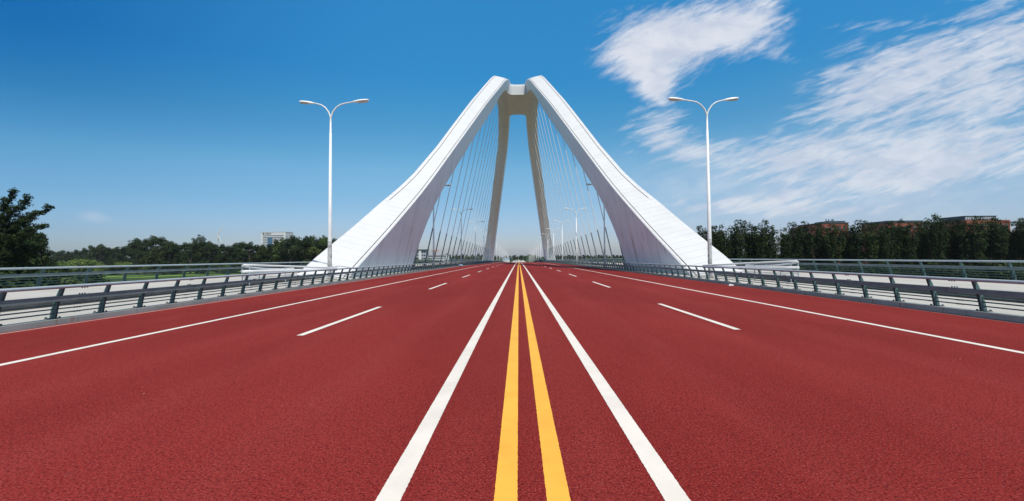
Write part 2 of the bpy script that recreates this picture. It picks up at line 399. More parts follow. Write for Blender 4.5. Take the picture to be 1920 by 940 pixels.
for s in (-1, 1):
    def bx(name, mat, x0, x1, z0, z1, zi0=None, label=None):
        """long slab between |x| x0..x1, top heights z0 (inner) and z1 (outer), solid down to zi0"""
        mm = MB(); mm.sweep([(s*x0, zi0), (s*x1, zi0), (s*x1, z1), (s*x0, z0)], [(0, y, drop(y)) for y in YS])
        o = mm.build(name, mat); tag(o, label, kind='structure'); return o
    side = 'left' if s < 0 else 'right'
    bx('kerb', M['kerb'], 11.9, 12.26, .14, .14, -1.0, 'low concrete kerb under the %s roadside railing' % side)
    bx('pavement', M['concrete'], 12.263, 15.4, .10, .12, -1.0, 'pale concrete strip between railing and footway, %s side' % side)
    bx('gutter', M['asphalt_strip'], 15.403, 15.6, .28, .28, -1.0, 'dark kerb edge of the %s footway' % side)
    bx('footway', M['concrete'], 15.603, 20.8, .285, .42, -1.0, 'pale raised footway on the %s side' % side)
    bx('parapet_kerb', M['kerb'], 20.803, 21.25, .5, .5, -1.6, 'concrete upstand under the %s outer railing' % side)
mm = MB(); mm.sweep([(-11.9, -1.0), (11.9, -1.0), (11.9, -.02), (-11.9, -.02)], [(0, y, drop(y)) for y in YS])
tag(mm.build('bridge_deck', M['kerb']), kind='structure')

# ground
m = MB(); GZ = -7.0
m.add([(-9000, -3000, GZ), (9000, -3000, GZ), (9000, 9000, GZ), (-9000, 9000, GZ)], [(0, 1, 2, 3)])
tag(m.build('ground', M['ground'], recalc=False), 'grassland on both sides of the bridge', kind='structure')
def at(px, y, z=None, hz=None):
    """ground X for an image column at distance y"""
    return (px-972.5)/905*y-.08
def patch(name, pts, z, mat, label):
    mm = MB(); mm.add([(x, y, z) for x, y in pts], [tuple(range(len(pts)))])
    o = mm.build(name, mat, recalc=False); tag(o, label, kind='structure')
    if o.data.polygons[0].normal.z < 0: o.data.flip_normals()
patch('meadow', [(at(172, 232), 232), (at(240, 226), 226), (at(330, 240), 240), (at(400, 262), 262), (at(480, 285), 285), (at(470, 296), 296), (at(360, 275), 275), (at(300, 262), 262), (at(178, 262), 262)], GZ+.03, M['meadow'], 'bright green meadow beyond the left railing')
patch('meadow', [(at(330, 300), 300), (at(520, 320), 320), (at(560, 360), 360), (at(330, 335), 335)], GZ+.03, M['meadow'], 'far bright green meadow before the tree belt')
patch('path', [(at(300, 390), 390), (at(900, 700), 700), (at(900, 740), 740), (at(300, 400), 400)], GZ+.04, M['pale_path'], 'pale path along the far bank')
patch('path', [(at(1045, 640), 640), (at(1190, 560), 560), (at(1190, 590), 590), (at(1045, 690), 690)], GZ+.04, M['pale_path'], 'pale road right of the far bridge end')
patch('road', [(-12, 560), (12, 560), (12, 1400), (-12, 1400)], GZ+.05, M['pale_path'], 'pale road continuing beyond the bridge')
# hill with mast on the skyline
m = MB(); nx, ny = 28, 10; vv = []
for j in range(ny+1):
    for i in range(nx+1):
        a, c = i/nx*2-1, j/ny*2-1
        h = 17*math.exp(-(a*1.9)**2-(c*1.9)**2)*(1+.12*math.sin(9*a+3*c))
        vv.append((at(992, 1400)+a*34, 1400+c*60, GZ-1+h))
m.add(vv, [(j*(nx+1)+i, j*(nx+1)+i+1, (j+1)*(nx+1)+i+1, (j+1)*(nx+1)+i) for j in range(ny) for i in range(nx)], 0, True)
tag(m.build('hill', M['hill'], recalc=False), 'low wooded hill on the skyline beyond the bridge', kind='structure')

# ------------------------------------------------------------------ the arches
EYE = 1.65
I0 = [(37.8,-3.2),(41.1,-1.65),(45,.2),(49.8,2.5),(56,5.6),(61,8.2),(65.8,10.9),(71,14.0),(76,17.0),(87,23.6),(102,32.6),(112,38.2),(122,43.7),(131,48.3),(140,52.1),(149,54.7),(159,55.7)]
B0 = [(64.4,-3.2),(65,-1.65),(66.4,1.5),(68.3,4.5),(71.3,7.8),(75,10.7),(79.8,13.9),(84,16.6),(88,19.1),(96,24.0),(108,31.0),(116.5,36.2),(125,41.9),(133,46.1),(141,49.1),(149,50.6),(159,50.9)]
W0 = [(38,3.9),(43,3.9),(50,3.6),(56,3.4),(61,3.05),(66,2.8),(76,2.75),(87,3.05),(102,3.4),(119,3.75),(140,4.0),(200,4.0)]
WB0 = [(38,4.2),(61,4.7),(75,4.3),(94,4.05),(125,3.8),(150,4.0),(200,4.0)]   # the underside is wider than the top
ZC = 159
def cr(pts, sub=4):
    P = [Vector((a, b, 0)) for a, b in pts]; o = []
    for i in range(len(P)-1):
        p0 = P[max(i-1, 0)]; p1 = P[i]; p2 = P[i+1]; p3 = P[min(i+2, len(P)-1)]
        if i+2 >= len(P): p3 = Vector((2*ZC-P[i].x, P[i].y, 0))
        for k in range(sub):
            t = k/sub
            q = 0.5*((2*p1)+(-p0+p2)*t+(2*p0-5*p1+4*p2-p3)*t*t+(-p0+3*p1-3*p2+p3)*t**3)
            o.append((q.x, q.y))
    o.append((P[-1].x, P[-1].y)); return o
def interp(tab, x):
    if x <= tab[0][0]: return tab[0][1]
    for (a, b), (c, d) in zip(tab, tab[1:]):
        if x <= c: return b+(d-b)*(x-a)/(c-a)
    return tab[-1][1]
In, Bn = cr(I0), cr(B0)
In = In+[(2*ZC-a, b) for a, b in In[-2::-1]]; Bn = Bn+[(2*ZC-a, b) for a, b in Bn[-2::-1]]
KL = 0.227; XB = 14.2; SC = 0.945
cs, sn = math.cos(math.atan(KL)), math.sin(math.atan(KL))
def lean(h): return XB-KL*h+(.055*(h-44) if h > 44 else 0)
def rib_point(z, h, w, lift=0.0):
    return (SC*(lean(h)+w*cs), SC*z, SC*(h+w*sn+lift)+EYE)
arch = empty('arch_bridge', (0, 48, 0))
tag(arch, 'huge white leaning twin arch whose ribs meet above the red road', 'bridge arch')
def build_rib(s):
    bm = bmesh.new(); uvl = bm.loops.layers.uv.new('UVMap')
    rings = []; L = 0.0; prev = None; Ls = []
    for (zi, hi), (zb, hb) in zip(In, Bn):
        zm = min(zi, 2*ZC-zi); w = interp(W0, zm)
        wb_ = max(w, interp(WB0, min(zb, 2*ZC-zb)))
        c = 0.16
        lc = interp([(110, 0), (135, .25), (159, .35)], zm)                 # the crown is slightly domed outward
        gd = .12
        og = .12 if zm > 57 else 0.0                                        # outer groove stops short of the foot
        d = Vector((zb-zi, hb-hi)).normalized()
        def T(wv, dep, k=0.0): return rib_point(zi+d.x*dep, hi+d.y*dep, wv, k*lc)
        ring = [T(0, c), T(.10, 0, .1), T(.30, 0, .25), T(.30, gd, .25), T(.40, gd, .3), T(.40, 0, .3), T(w*.5, -.04, .8),
                T(w-.62, 0, 1.), T(w-.62, og, 1.), T(w-.52, og, 1.), T(w-.52, 0, 1.), T(w-.08, 0, 1.), T(w, .12, 1.),
                rib_point(zb-d.x*.1, hb-d.y*.1, wb_), rib_point(zb, hb, wb_-.1), rib_point(zb, hb, .1), rib_point(zb-d.x*.1, hb-d.y*.1, 0)]
        if prev: L += math.hypot(zi-prev[0], hi-prev[1])
        prev = (zi, hi); Ls.append(L)
        rings.append([bm.verts.new((s*x, y-48, z)) for x, y, z in ring])
    n = len(rings[0])
    #          0 chamfer 1 top  2 groove ...
    mats = {0: 0, 1: 0, 2: 3, 3: 3, 4: 3, 5: 0, 6: 0, 7: 3, 8: 3, 9: 3, 10: 0, 11: 0, 12: 1, 13: 1, 14: 2, 15: 1, 16: 1}
    for i in range(len(rings)-1):
        zm = min(In[i][0], 2*ZC-In[i][0])
        for k in range(n):
            f = bm.faces.new((rings[i][k], rings[i][(k+1) % n], rings[i+1][(k+1) % n], rings[i+1][k]))
            mi = mats[k]
            if k in (7, 8, 9) and zm <= 57: mi = 0
            f.material_index = mi
            for lp, uu in zip(f.loops, (Ls[i], Ls[i], Ls[i+1], Ls[i+1])): lp[uvl].uv = (uu, k/10)
    for r in (rings[0], rings[-1]): bm.faces.new(r).material_index = 1
    bmesh.ops.recalc_face_normals(bm, faces=bm.faces)
    me = bpy.data.meshes.new('rib'); bm.to_mesh(me); bm.free()
    for k in ('rib_top', 'rib_side', 'rib_under', 'groove'): me.materials.append(M[k])
    o = bpy.data.objects.new('rib', me); COL.objects.link(o); o.parent = arch
    o['label'] = '%s white arch rib with panelled top and streaked inner side' % ('left' if s < 0 else 'right')
for s in (-1, 1): build_rib(s)
# cross beam joining the crowns, waisted in plan
bm = bmesh.new(); rings = []
NX = 20
for i in range(NX+1):
    x = -3.5+7.0*i/NX; a = min(1, abs(x)/3.0)
    c = 1.9*(1-a**6); t = 0.25*a**3
    P = [(147.0+c, 50.6-t*.6), (147.1+c, 50.9), (147.5+c, 53.4), (147.9+c, 54.1+t), (149.0+c, 54.5+t), (159, 54.8+t), (167.6-c, 54.5+t), (168.8-c, 53.9+t),
         (170.2-c, 50.5), (170.4-c, 50.1-t*.6), (165, 49.95-t), (159, 50.1-t), (153, 50.4-t)]
    rings.append([bm.verts.new((SC*x, SC*p-48, SC*q+EYE)) for p, q in P])
n = len(rings[0])
for i in range(NX):
    for k in range(n):
        f = bm.faces.new((rings[i][k], rings[i][(k+1) % n], rings[i+1][(k+1) % n], rings[i+1][k]))
        f.material_index = 1 if k >= 9 else 0
for r in (rings[0], rings[-1]): bm.faces.new(r)
bmesh.ops.recalc_face_normals(bm, faces=bm.faces)
me = bpy.data.meshes.new('cross_beam'); bm.to_mesh(me); bm.free()
me.materials.append(mottled('grey_white_beam_paint', (0.42, 0.44, 0.45), (0.47, 0.49, 0.50), .5, .6)); me.materials.append(M['rib_under'])
o = bpy.data.objects.new('cross_beam', me); COL.objects.link(o); o.parent = arch
# hangers
BnT = sorted((z, h) for z, h in Bn if h > -1.6)
for s in (-1, 1):
    for k in range(22):
        y = 72.5+8.65*k
        h = interp(BnT, y)+.15
        if y > 246 or h < 2: continue
        wv = interp(W0, min(y, 2*ZC-y))*.5
        top = Vector(rib_point(y, h, wv)); top.x *= s
        hb = (.12-EYE+drop(y*SC))/SC; bot = Vector(rib_point(y, hb, wv)); bot.x *= s
        bot.z = .12+drop(y*SC)
        off = Vector((0, 48, 0))
        f = 6.3/(top.z-bot.z)
        mid = bot+(top-bot)*f if f < .8 else bot+(top-bot)*.6
        c = MB(); c.tube([mid-off, top-off], .065, 8); co = c.build('cable', M['cable'], arch, recalc=False)
        c = MB(); c.tube([bot-off, mid-off], .095, 8); c.tube([bot-off, bot-off+(mid-bot)*.12], .2, 8); c.build('cable_sleeve', M['sheath'], co, recalc=False)

# ------------------------------------------------------------------ railings
def make_railing(s, xb, zb, y0, y1, spacing, phase, label, big=1.0):
    root = empty('railing', (s*xb, 0, 0)); tag(root, label, 'railing', 'grey metal railings along the bridge')
    X0 = s*xb
    def P(x, y, z): return (s*x, y, z+zb+drop(y))
    ys = ys_range(y0, y1, 6)
    t = MB(); t.tube([P(-.20, y, .82) for y in ys], .047, 10); t.build('top_rail', M['rail'], root, recalc=False)
    t = MB()
    prof = [(-.20, .455), (-.085, .44), (-.06, .50), (-.06, .575), (-.12, .59), (-.185, .585)]
    t.sweep([(s*a, b+zb) for a, b in prof], [(0, y, drop(y)) for y in ys]); t.build('beam', M['beam'], root)
    for z in (.36, .245, .135):
        t = MB(); t.tube([P(.015-.09*z, y, z) for y in ys], .019, 6); t.build('lower_rail', M['post'], root, recalc=False)
    # the post: two slanted cheek plates tied by a web, with a bolted foot
    def post_mesh(mb, y, dz, lod=0):
        poly = [(-.03, 0), (.095, 0), (.055, .22), (-.01, .44), (-.09, .64), (-.165, .80), (-.235, .80), (-.18, .62), (-.105, .42), (-.06, .2)]
        poly = [(s*a, b+zb+dz) for a, b in poly]
        if lod: mb.prism(poly, 'y', y-.035, y+.035); return
        mb.prism(poly, 'y', y-.042, y-.026); mb.prism(poly, 'y', y+.026, y+.042)
        inn = [(-.01, .01), (.07, .01), (.035, .22), (-.03, .44), (-.11, .64), (-.18, .80), (-.22, .80), (-.165, .62), (-.085, .42), (-.04, .2)]
        mb.prism([(s*a, b+zb+dz) for a, b in inn], 'y', y-.026, y+.026)
    n = int((y1-y0)/spacing); post0 = None
    posts = [phase+spacing*k for k in range(-12, n+1) if y0+.1 < phase+spacing*k < y1]
    for i, y in enumerate(posts[:99]):
        if post0 is None:
            a = MB(); post_mesh(a, 0, 0); post0 = a.build('post', M['post'], root)
            f = MB(); f.box(s*-.09 if s > 0 else -.17, s*.17 if s > 0 else .09, -.11, .11, zb, zb+.018)
            for bx_, by_ in ((-.055, -.085), (-.055, .085), (.135, -.085), (.135, .085)):
                f.box(s*bx_-.016, s*bx_+.016, by_-.016, by_+.016, zb+.018, zb+.05)
            f.build('base_plate', M['bolt'], post0)
            po = post0
        else:
            po = copy_tree(post0, root)
        po.location = (0, y, drop(y))
    if len(posts) > 99:
        a = MB()
        for y in posts[99:]: post_mesh(a, y, drop(y), 1)
        tag(a.build('post', M['post'], root), kind='stuff')
    # bolted splices in beam and rails every third bay
    for y in posts[1:34:3]:
        a = MB()
        yy = y+spacing*.45; dz = drop(yy)+zb
        a.prism([(s*q, r+dz) for q, r in [(-.205, .450), (-.080, .435), (-.055, .50), (-.055, .58), (-.12, .595), (-.19, .590)]], 'y', yy+.19, yy+.205)
        for d_ in (-.08, 0, .08):
            for q, r in ((-.13, .60), (-.13, .435), (-.015, .345), (-.005, .23), (.005, .12), (-.20, .765)):
                a.box(s*q-.012, s*q+.012, yy+d_-.012, yy+d_+.012, dz+r-.012, dz+r+.02)
        a.build('splice', M['bolt'], root)
    return root
INX, OUX = 12.1, 21.0
make_railing(-1, INX, .14, 2.2, 420, 1.425, 12.54-1.425*7, 'left roadside railing, nearer of the two rails left of the red road')
make_railing(1, INX, .14, 2.2, 420, 1.425, 12.75-1.425*7, 'right roadside railing, nearer of the two rails right of the red road')
make_railing(-1, OUX, .50, 2.2, 420, 2.28, 21.1-2.28*8, 'left outer railing beyond the footway, in front of the meadow')
make_railing(1, OUX, .50, 2.2, 420, 2.28, 20.6-2.28*8, 'right outer railing beyond the footway, in front of the dark poplars')

# guard rails wrapped round the foot of each leg
def guard(s):
    side = 'left' if s < 0 else 'right'
    root = empty('guard_rail', (s*15.5, 30, 0)); tag(root, 'pale U-shaped guard rail wrapped round the front of the %s arch foot' % side, 'guard rail', 'guard rails round the arch feet')
    loop = [(12.7, 33.5, .98), (13.3, 31.6, 1.06), (14.0, 29.8, 1.16), (14.6, 28.2, 1.24), (15.05, 27.2, 1.29), (15.4, 26.9, 1.30), (15.7, 27.3, 1.25), (16.2, 29, 1.12), (16.7, 31.5, .98), (17.2, 34.5, .9), (17.8, 38, .85)]
    def sm(pts):
        o = []
        for i in range(len(pts)-1):
            a, b = Vector(pts[i]), Vector(pts[i+1])
            for k in range(3): o.append(a.lerp(b, k/3))
        return o+[Vector(pts[-1])]
    O = Vector((s*15.5, 30, 0))
    t = MB(); pts = [Vector((s*p.x, p.y, p.z))-O for p in sm(loop)]
    t.tube(pts, .055, 10); t.build('top_rail', M['cable'], root, recalc=False)
    t = MB(); pts2 = [Vector((p.x, p.y, .92+(p.z-1.2)*.2)) for p in pts]
    for side_, h in ((0, .085),):
        vs_ = []
        for i, p in enumerate(pts2):
            d = (pts2[min(i+1, len(pts2)-1)]-pts2[max(i-1, 0)]); d.z = 0; d.normalize(); nrm = Vector((d.y, -d.x, 0))
            for a, b in ((-.04, -h), (.04, -h), (.075, 0), (.04, h), (-.04, h), (-.075, 0)):
                vs_.append(p+nrm*a+Vector((0, 0, b)))
        n = 6
        t.add(vs_, [(i*n+k, i*n+(k+1) % n, (i+1)*n+(k+1) % n, (i+1)*n+k) for i in range(len(pts2)-1) for k in range(n)])
    t.build('beam', M['cable'], root)
    for z in (.62, .42):
        t = MB(); t.tube([Vector((p.x, p.y, z)) for p in pts2], .016, 6); t.build('lower_rail', M['rail'], root, recalc=False)
    for i in (1, 7, 13, 18, 23, 27):
        if i >= len(pts): continue
        p = pts[i]; t = MB()
        zb = .12 if abs(p.x+O.x) < 15.4 else .3
        t.tube([(p.x, p.y, zb), (p.x, p.y, p.z)], .035, 8); t.build('post', M['rail'], root, recalc=False)
guard(-1); guard(1)

# ------------------------------------------------------------------ street lamps
def make_lamp(s):
    """s=+1: inner arm points to -x (right-hand lamp)"""
    root = empty('street_lamp')
    t = MB(); t.tube([(0, 0, 0), (0, 0, 2.9), (0, 0, 10.9), (0, 0, 10.9), (0, 0, 12.05)], [.15, .142, .085, .07, .065], 14)
    t.build('pole', M['lamp'], root, recalc=False)
    t = MB(); t.tube([(0, 0, .02), (0, 0, 2.85)], [.154, .147], 14); t.tube([(0, 0, 0), (0, 0, .04)], .24, 14)
    t.build('pole_foot', M['pole_foot'], root, recalc=False)
    for side, L, sc in ((-s, 2.72, 1.12), (s, 2.35, 1.0)):
        pts = [(0, 0, 11.95), (.03, 0, 12.15), (.17, 0, 12.5), (.42, 0, 12.83), (.72, 0, 13.03), (1.05, 0, 13.12), (L-1.0, 0, 13.12+.14*(L-1.9))]
        t = MB(); t.tube([(side*x, y, z) for x, y, z in pts], [.06, .058, .055, .052, .05, .048, .045], 10)
        t.build('arm', M['lamp'], root, recalc=False)
        hx = L-1.08; z0 = 13.12+.14*(L-2)
        h = MB(); rings = []
        for a, w, top, bot in ((0, .05, .05, -.04), (.18, .10, .085, -.06), (.45, .16, .10, -.06), (.8, .17, .095, -.05), (1.0, .14, .075, -.04), (1.08, .08, .045, -.02)):
            cx = side*(hx+a*sc*1.0); cz = z0+a*.10
            rings.append([(cx, -w*sc, cz), (cx, -w*.7*sc, cz+top), (cx, w*.7*sc, cz+top), (cx, w*sc, cz), (cx, w*.8*sc, cz+bot), (cx, -w*.8*sc, cz+bot)])
        vv = [p for r in rings for p in r]
        h.add(vv, [(i*6+k, i*6+(k+1) % 6, (i+1)*6+(k+1) % 6, (i+1)*6+k) for i in range(5) for k in range(6)]+[(0, 1, 2, 3, 4, 5), (35, 34, 33, 32, 31, 30)])
        ho = h.build('lamp_head', M['lamp'], root)
        g = MB(); g.tube([(side*(hx+.42*sc), 0, z0-.005), (side*(hx+.98*sc), 0, z0+.045)], [.09*sc, .085*sc], 10); g.build('lens', M['glass'], ho, recalc=False)
    return root
for s, side in ((-1, 'left'), (1, 'right')):
    src = make_lamp(s); first = True
    for i in range(17):
        y = 34.3+(40.2+36.0*(i-1) if i else 0)
        o = src if first else copy_tree(src)
        first = False
        o.scale = (.965, .965, .965)
        o.location = (s*(13.5 if i == 0 else 13.2), y, .11+max(drop(y), GZ))
        o.rotation_euler = (0, 0, R(random.Random(i*3+s).uniform(-1.5, 1.5)))
        lab = 'white double-armed street lamp, %s from the camera on the %s side' % (ordw(i), side)
        if i == 0: lab = 'tall white double-armed street lamp with scuffed foot before the %s arch leg' % side
        tag(o, lab, 'street lamp', 'double-armed street lamps along both sides of the road')

# ------------------------------------------------------------------ trees
rng = np.random.default_rng(7)
def crown_from_clumps(cl, n, size, seed, up=.35):
    """cl: list of (centre, radii, weight); n leaf-sized bent cards spread through the clumps"""
    r = np.random.default_rng(seed)
    C = np.array([c[0] for c in cl], float); RR = np.array([c[1] for c in cl], float); Wt = np.array([c[2] for c in cl], float)
    idx = r.choice(len(cl), n, p=Wt/Wt.sum())
    d = r.normal(size=(n, 3)); d /= np.linalg.norm(d, axis=1)[:, None]
    rad = r.uniform(.25, 1, n)**.5
    # lumpy surface: more leaves at the outside, a few stick out
    rad *= 1+.22*r.normal(size=n)*(r.uniform(size=n) < .3)
    pos = C[idx]+d*RR[idx]*rad[:, None]
    nrm = d+r.normal(size=(n, 3))*.6+np.array([0, 0, up]); nrm /= np.linalg.norm(nrm, axis=1)[:, None]
    a = np.cross(nrm, r.normal(size=(n, 3))); a /= np.linalg.norm(a, axis=1)[:, None]
    b = np.cross(nrm, a)
    s = size*r.uniform(.6, 1.4, n)[:, None]
    v = np.stack([pos-a*s*.9, pos-b*s*.45+nrm*s*.12, pos+a*s*.9, pos+b*s*.45+nrm*s*.12], 1).reshape(-1, 3)
    f = np.arange(4*n).reshape(-1, 4)
    return v, f
def np_mesh(name, v, f, mat):
    me = bpy.data.meshes.new(name)
    me.vertices.add(len(v)); me.vertices.foreach_set('co', v.astype(np.float32).ravel())
    me.loops.add(f.size); me.loops.foreach_set('vertex_index', f.astype(np.int32).ravel())
    me.polygons.add(len(f)); me.polygons.foreach_set('loop_start', np.arange(0, f.size, 4, dtype=np.int32))
    me.update(calc_edges=True); me.materials.append(mat); return me
def limb(mb, p0, p1, r0, r1, bend, rd):
    a, b = Vector(p0), Vector(p1); pts = []
    k = Vector((rd.uniform(-1, 1), rd.uniform(-1, 1), 0))*bend
    for i in range(5):
        t = i/4; pts.append(a.lerp(b, t)+k*math.sin(t*math.pi))
    mb.tube(pts, [r0+(r1-r0)*i/4 for i in range(5)], 6); return pts
def make_tree(kind, seed, mat, n=3200, size=.2):
    rd = random.Random(seed); root = empty('tree'); tb = MB(); cl = []
    if kind == 'poplar':             # 18 m, vase of upright limbs
        H = 18
        tr = limb(tb, (0, 0, 0), (rd.uniform(-.3, .3), 0, 11), .26, .12, .2, rd)
        for k in range(7):
            a = 2*math.pi*(k+rd.uniform(-.3, .3))/7; z0 = rd.uniform(2.0, 7.5)
            top = rd.uniform(13.0, 17.4); rr = rd.uniform(.9, 2.3)
            pts = limb(tb, (0, 0, z0), (math.cos(a)*rr, math.sin(a)*rr, top), .11, .03, .35, rd)
            for j in range(6):
                t = .30+.70*j/5; p = pts[0].lerp(pts[-1], t)
                w = (.62+.5*math.sin(t*3.0))*rd.uniform(.75, 1.2)
                cl.append(((p.x+rd.uniform(-.35, .35), p.y+rd.uniform(-.35, .35), p.z), (w, w, w*1.15), w*w))
        for k in range(9):
            a = rd.uniform(0, 6.28); rr = rd.uniform(.2, 1.6)
            w = rd.uniform(.7, 1.25); cl.append(((math.cos(a)*rr, math.sin(a)*rr, rd.uniform(1.2, 8)), (w, w, w*1.4), w*w))
        for k in range(5):
            a = rd.uniform(0, 6.28); rr = rd.uniform(.5, 1.5); w = rd.uniform(.8, 1.25)
            cl.append(((math.cos(a)*rr, math.sin(a)*rr, rd.uniform(12.5, 15.9)), (w, w, w), w*w))
        w = .75; cl.append(((rd.uniform(-.8, .8), 0, 16.6), (w, w, w*1.2), w*w))
    elif kind == 'round':            # 14 m broad crown
        limb(tb, (0, 0, 0), (0, 0, 8), .34, .14, .2, rd)
        for k in range(26):
            a = rd.uniform(0, 6.28); q = rd.random()
            z = 2.2+10.2*q; env = 4.3*math.sin(math.pi*min(1, (q*.86+.14)))**.6
            rr = env*rd.uniform(.35, .95)
            p = (math.cos(a)*rr, math.sin(a)*rr, z)
            w = rd.uniform(1.0, 1.9)
            cl.append((p, (w, w, w*.85), w*w))
            if k % 2 == 0: limb(tb, (0, 0, z*.55), p, .1, .03, .25, rd)
        cl.append(((rd.uniform(-1, 1), 0, 13), (1.3, 1.3, 1.0), 1.6))
    elif kind == 'shrub':            # 5 m
        for k in range(14):
            a = rd.uniform(0, 6.28); rr = rd.uniform(0, 2.2); w = rd.uniform(.7, 1.3)
            p = (math.cos(a)*rr, math.sin(a)*rr, rd.uniform(.8, 3.9-.5*rr)); cl.append((p, (w, w, w*.8), w*w))
            limb(tb, (0, 0, 0), p, .07, .02, .1, rd)
    elif kind == 'windswept':        # 18 m, branches combed to +x
        limb(tb, (0, 0, 0), (-.5, 0, 12), .38, .16, .3, rd)
        for k in range(20):
            z0 = rd.uniform(3, 12); a = rd.uniform(-1.3, 1.3) if k % 4 else rd.uniform(-3, 3)
            L = rd.uniform(2.2, 4.2); rise = rd.uniform(1.2, 4.2)
            p1 = (-.4+math.cos(a)*L, math.sin(a)*L, z0+rise)
            pts = limb(tb, (-.3, 0, z0), p1, .1, .02, .3, rd)
            for j in range(5):
                t = .35+.7*j/4; p = pts[0].lerp(pts[-1], t); w = .95*(1.25-.65*t)
                cl.append(((p.x, p.y, p.z), (w*1.2, w, w*.9), w*w))
                for _q in range(3):
                    u_ = w*.4; cl.append(((p.x+rd.gauss(0, w*.7), p.y+rd.gauss(0, w*.7), p.z+rd.gauss(0, w*.6)), (u_, u_, u_), u_*u_*1.3))
        for k in range(16):
            z = rd.uniform(1.5, 9); a = rd.uniform(0, 6.28); rr = rd.uniform(.5, 3); w = rd.uniform(1, 1.6)
            cl.append(((math.cos(a)*rr, math.sin(a)*rr, z), (w, w, w), w*w))
        for (z, L, ri) in ((11.2, 6.4, 4.3), (10.2, 6.2, 2.6), (12.5, 4.4, 4.4), (12.6, 2.6, 5.2)):
            pts = limb(tb, (-.2, 0, z), (L, rd.uniform(-.5, .5), z+ri), .09, .015, .25, rd)
            for j in range(46):
                t = .25+.8*j/45; p = pts[0].lerp(pts[-1], t); q = 1.25-.95*min(1, t); w = .22+.34*rd.random()*q+.08
                cl.append(((p.x+rd.gauss(0, .42)*q, p.y+rd.gauss(0, .5)*q, p.z+rd.gauss(0, .45)*q+.15), (w, w, w*.8), w*w*.8))
    v, f = crown_from_clumps(cl, n, size, seed)
    tb.build('trunk', M['bark'], root, recalc=False)
    c = bpy.data.objects.new('crown', np_mesh('crown', v, f, mat)); COL.objects.link(c); c.parent = root
    return root
KINDS = {'dark_poplar': ('poplar', 'leaf', 5, 5200, .24), 'dark_round': ('round', 'leaf', 4, 5200, .30), 'mid_round': ('round', 'leaf_mid', 4, 4200, .32),
         'mid_poplar': ('poplar', 'leaf_mid', 3, 3600, .28), 'light_shrub': ('shrub', 'leaf_light', 3, 1300, .22), 'dark_shrub': ('shrub', 'leaf', 3, 1500, .22),
         'mid_shrub': ('shrub', 'leaf_mid', 3, 1300, .22), 'windswept': ('windswept', 'leaf', 1, 56000, .125)}
PROTO = {}
used = {}
def place_tree(kind, name, x, y, h, label, cat, group, rz=None, wide=1.0, rd=random.Random(3)):
    ks = KINDS[kind]
    if kind not in PROTO:
        PROTO[kind] = [make_tree(ks[0], 100+11*i+len(kind), M[ks[1]], ks[3], ks[4]) for i in range(ks[2])]; used[kind] = 0
    i = used[kind]; used[kind] += 1
    src = PROTO[kind][i % ks[2]]
    o = src if i < ks[2] else copy_tree(src)
    o.name = name
    base = {'poplar': 17.1, 'round': 13.5, 'shrub': 4.6, 'windswept': 17.5}[ks[0]]
    k = h/base
    o.location = (x, y, GZ); o.scale = (k*wide, k*wide, k)
    o.rotation_euler = (0, 0, rd.uniform(0, 6.28) if rz is None else rz)
    tag(o, label, cat, group); return o
def side_px(px): return px
def hz(px): return 482-(px-972.5)*.007
def tree_px(kind, name, px, top, y, label, cat, group, wide=1.0, rz=None):
    """stand a tree at distance y on the ground in the column px, as tall as its top reaches"""
    h = (hz(px)-top)/905*y+EYE-GZ
    return place_tree(kind, name, at(px, y), y, h, label, cat, group, rz, wide)
# right-hand poplar row
row = [(1302,440),(1320,428),(1337,427),(1352,421),(1383,416),(1406,421),(1428,418),(1447,424),(1473,431),(1492,420),(1515,417),(1541,424),(1564,420),(1587,420),(1607,417),
       (1634,420),(1655,423),(1672,417),(1689,414),(1707,416),(1726,418),(1742,411),(1757,412),(1774,417),(1791,411),(1811,416),(1832,412),(1853,414),(1874,415),(1893,418),(1911,415),(1930,412),(1952,416)]
rd = random.Random(5)
for i, (px, top) in enumerate(row):
    y = 134+rd.uniform(-3, 3); top += rd.uniform(-2.5, 3.5)
    tree_px('dark_poplar', 'poplar_tree', px, top-1, y, 'dark poplar, %s from the left in the front row beyond the right railing' % ordw(i), 'tree', 'front row of poplars on the right', wide=rd.uniform(.88, 1.18))
for i in range(27):
    px = 1296+25.5*i+rd.uniform(-6, 6)
    if abs(px-1462) < 14 or abs(px-1622) < 14 or abs(px-1498) < 10: continue
    tree_px('dark_round', 'tree', px, 443+rd.uniform(-7, 8), 147+rd.uniform(-3, 3), 'dark rounded tree, %s from the left in the back row behind the right poplars' % ordw(i), 'tree', 'back row of trees on the right', wide=rd.uniform(.8, .95))
for i in range(34):
    px = 1290+20*i+rd.uniform(-5, 5)
    place_tree('dark_shrub', 'shrub', at(px, 126), 124+rd.uniform(-3, 3), rd.uniform(4.5, 7.5), 'dark bush, %s from the left at the foot of the right poplar row' % ordw(i), 'bush', 'bushes below the right poplars', None, 1.1)
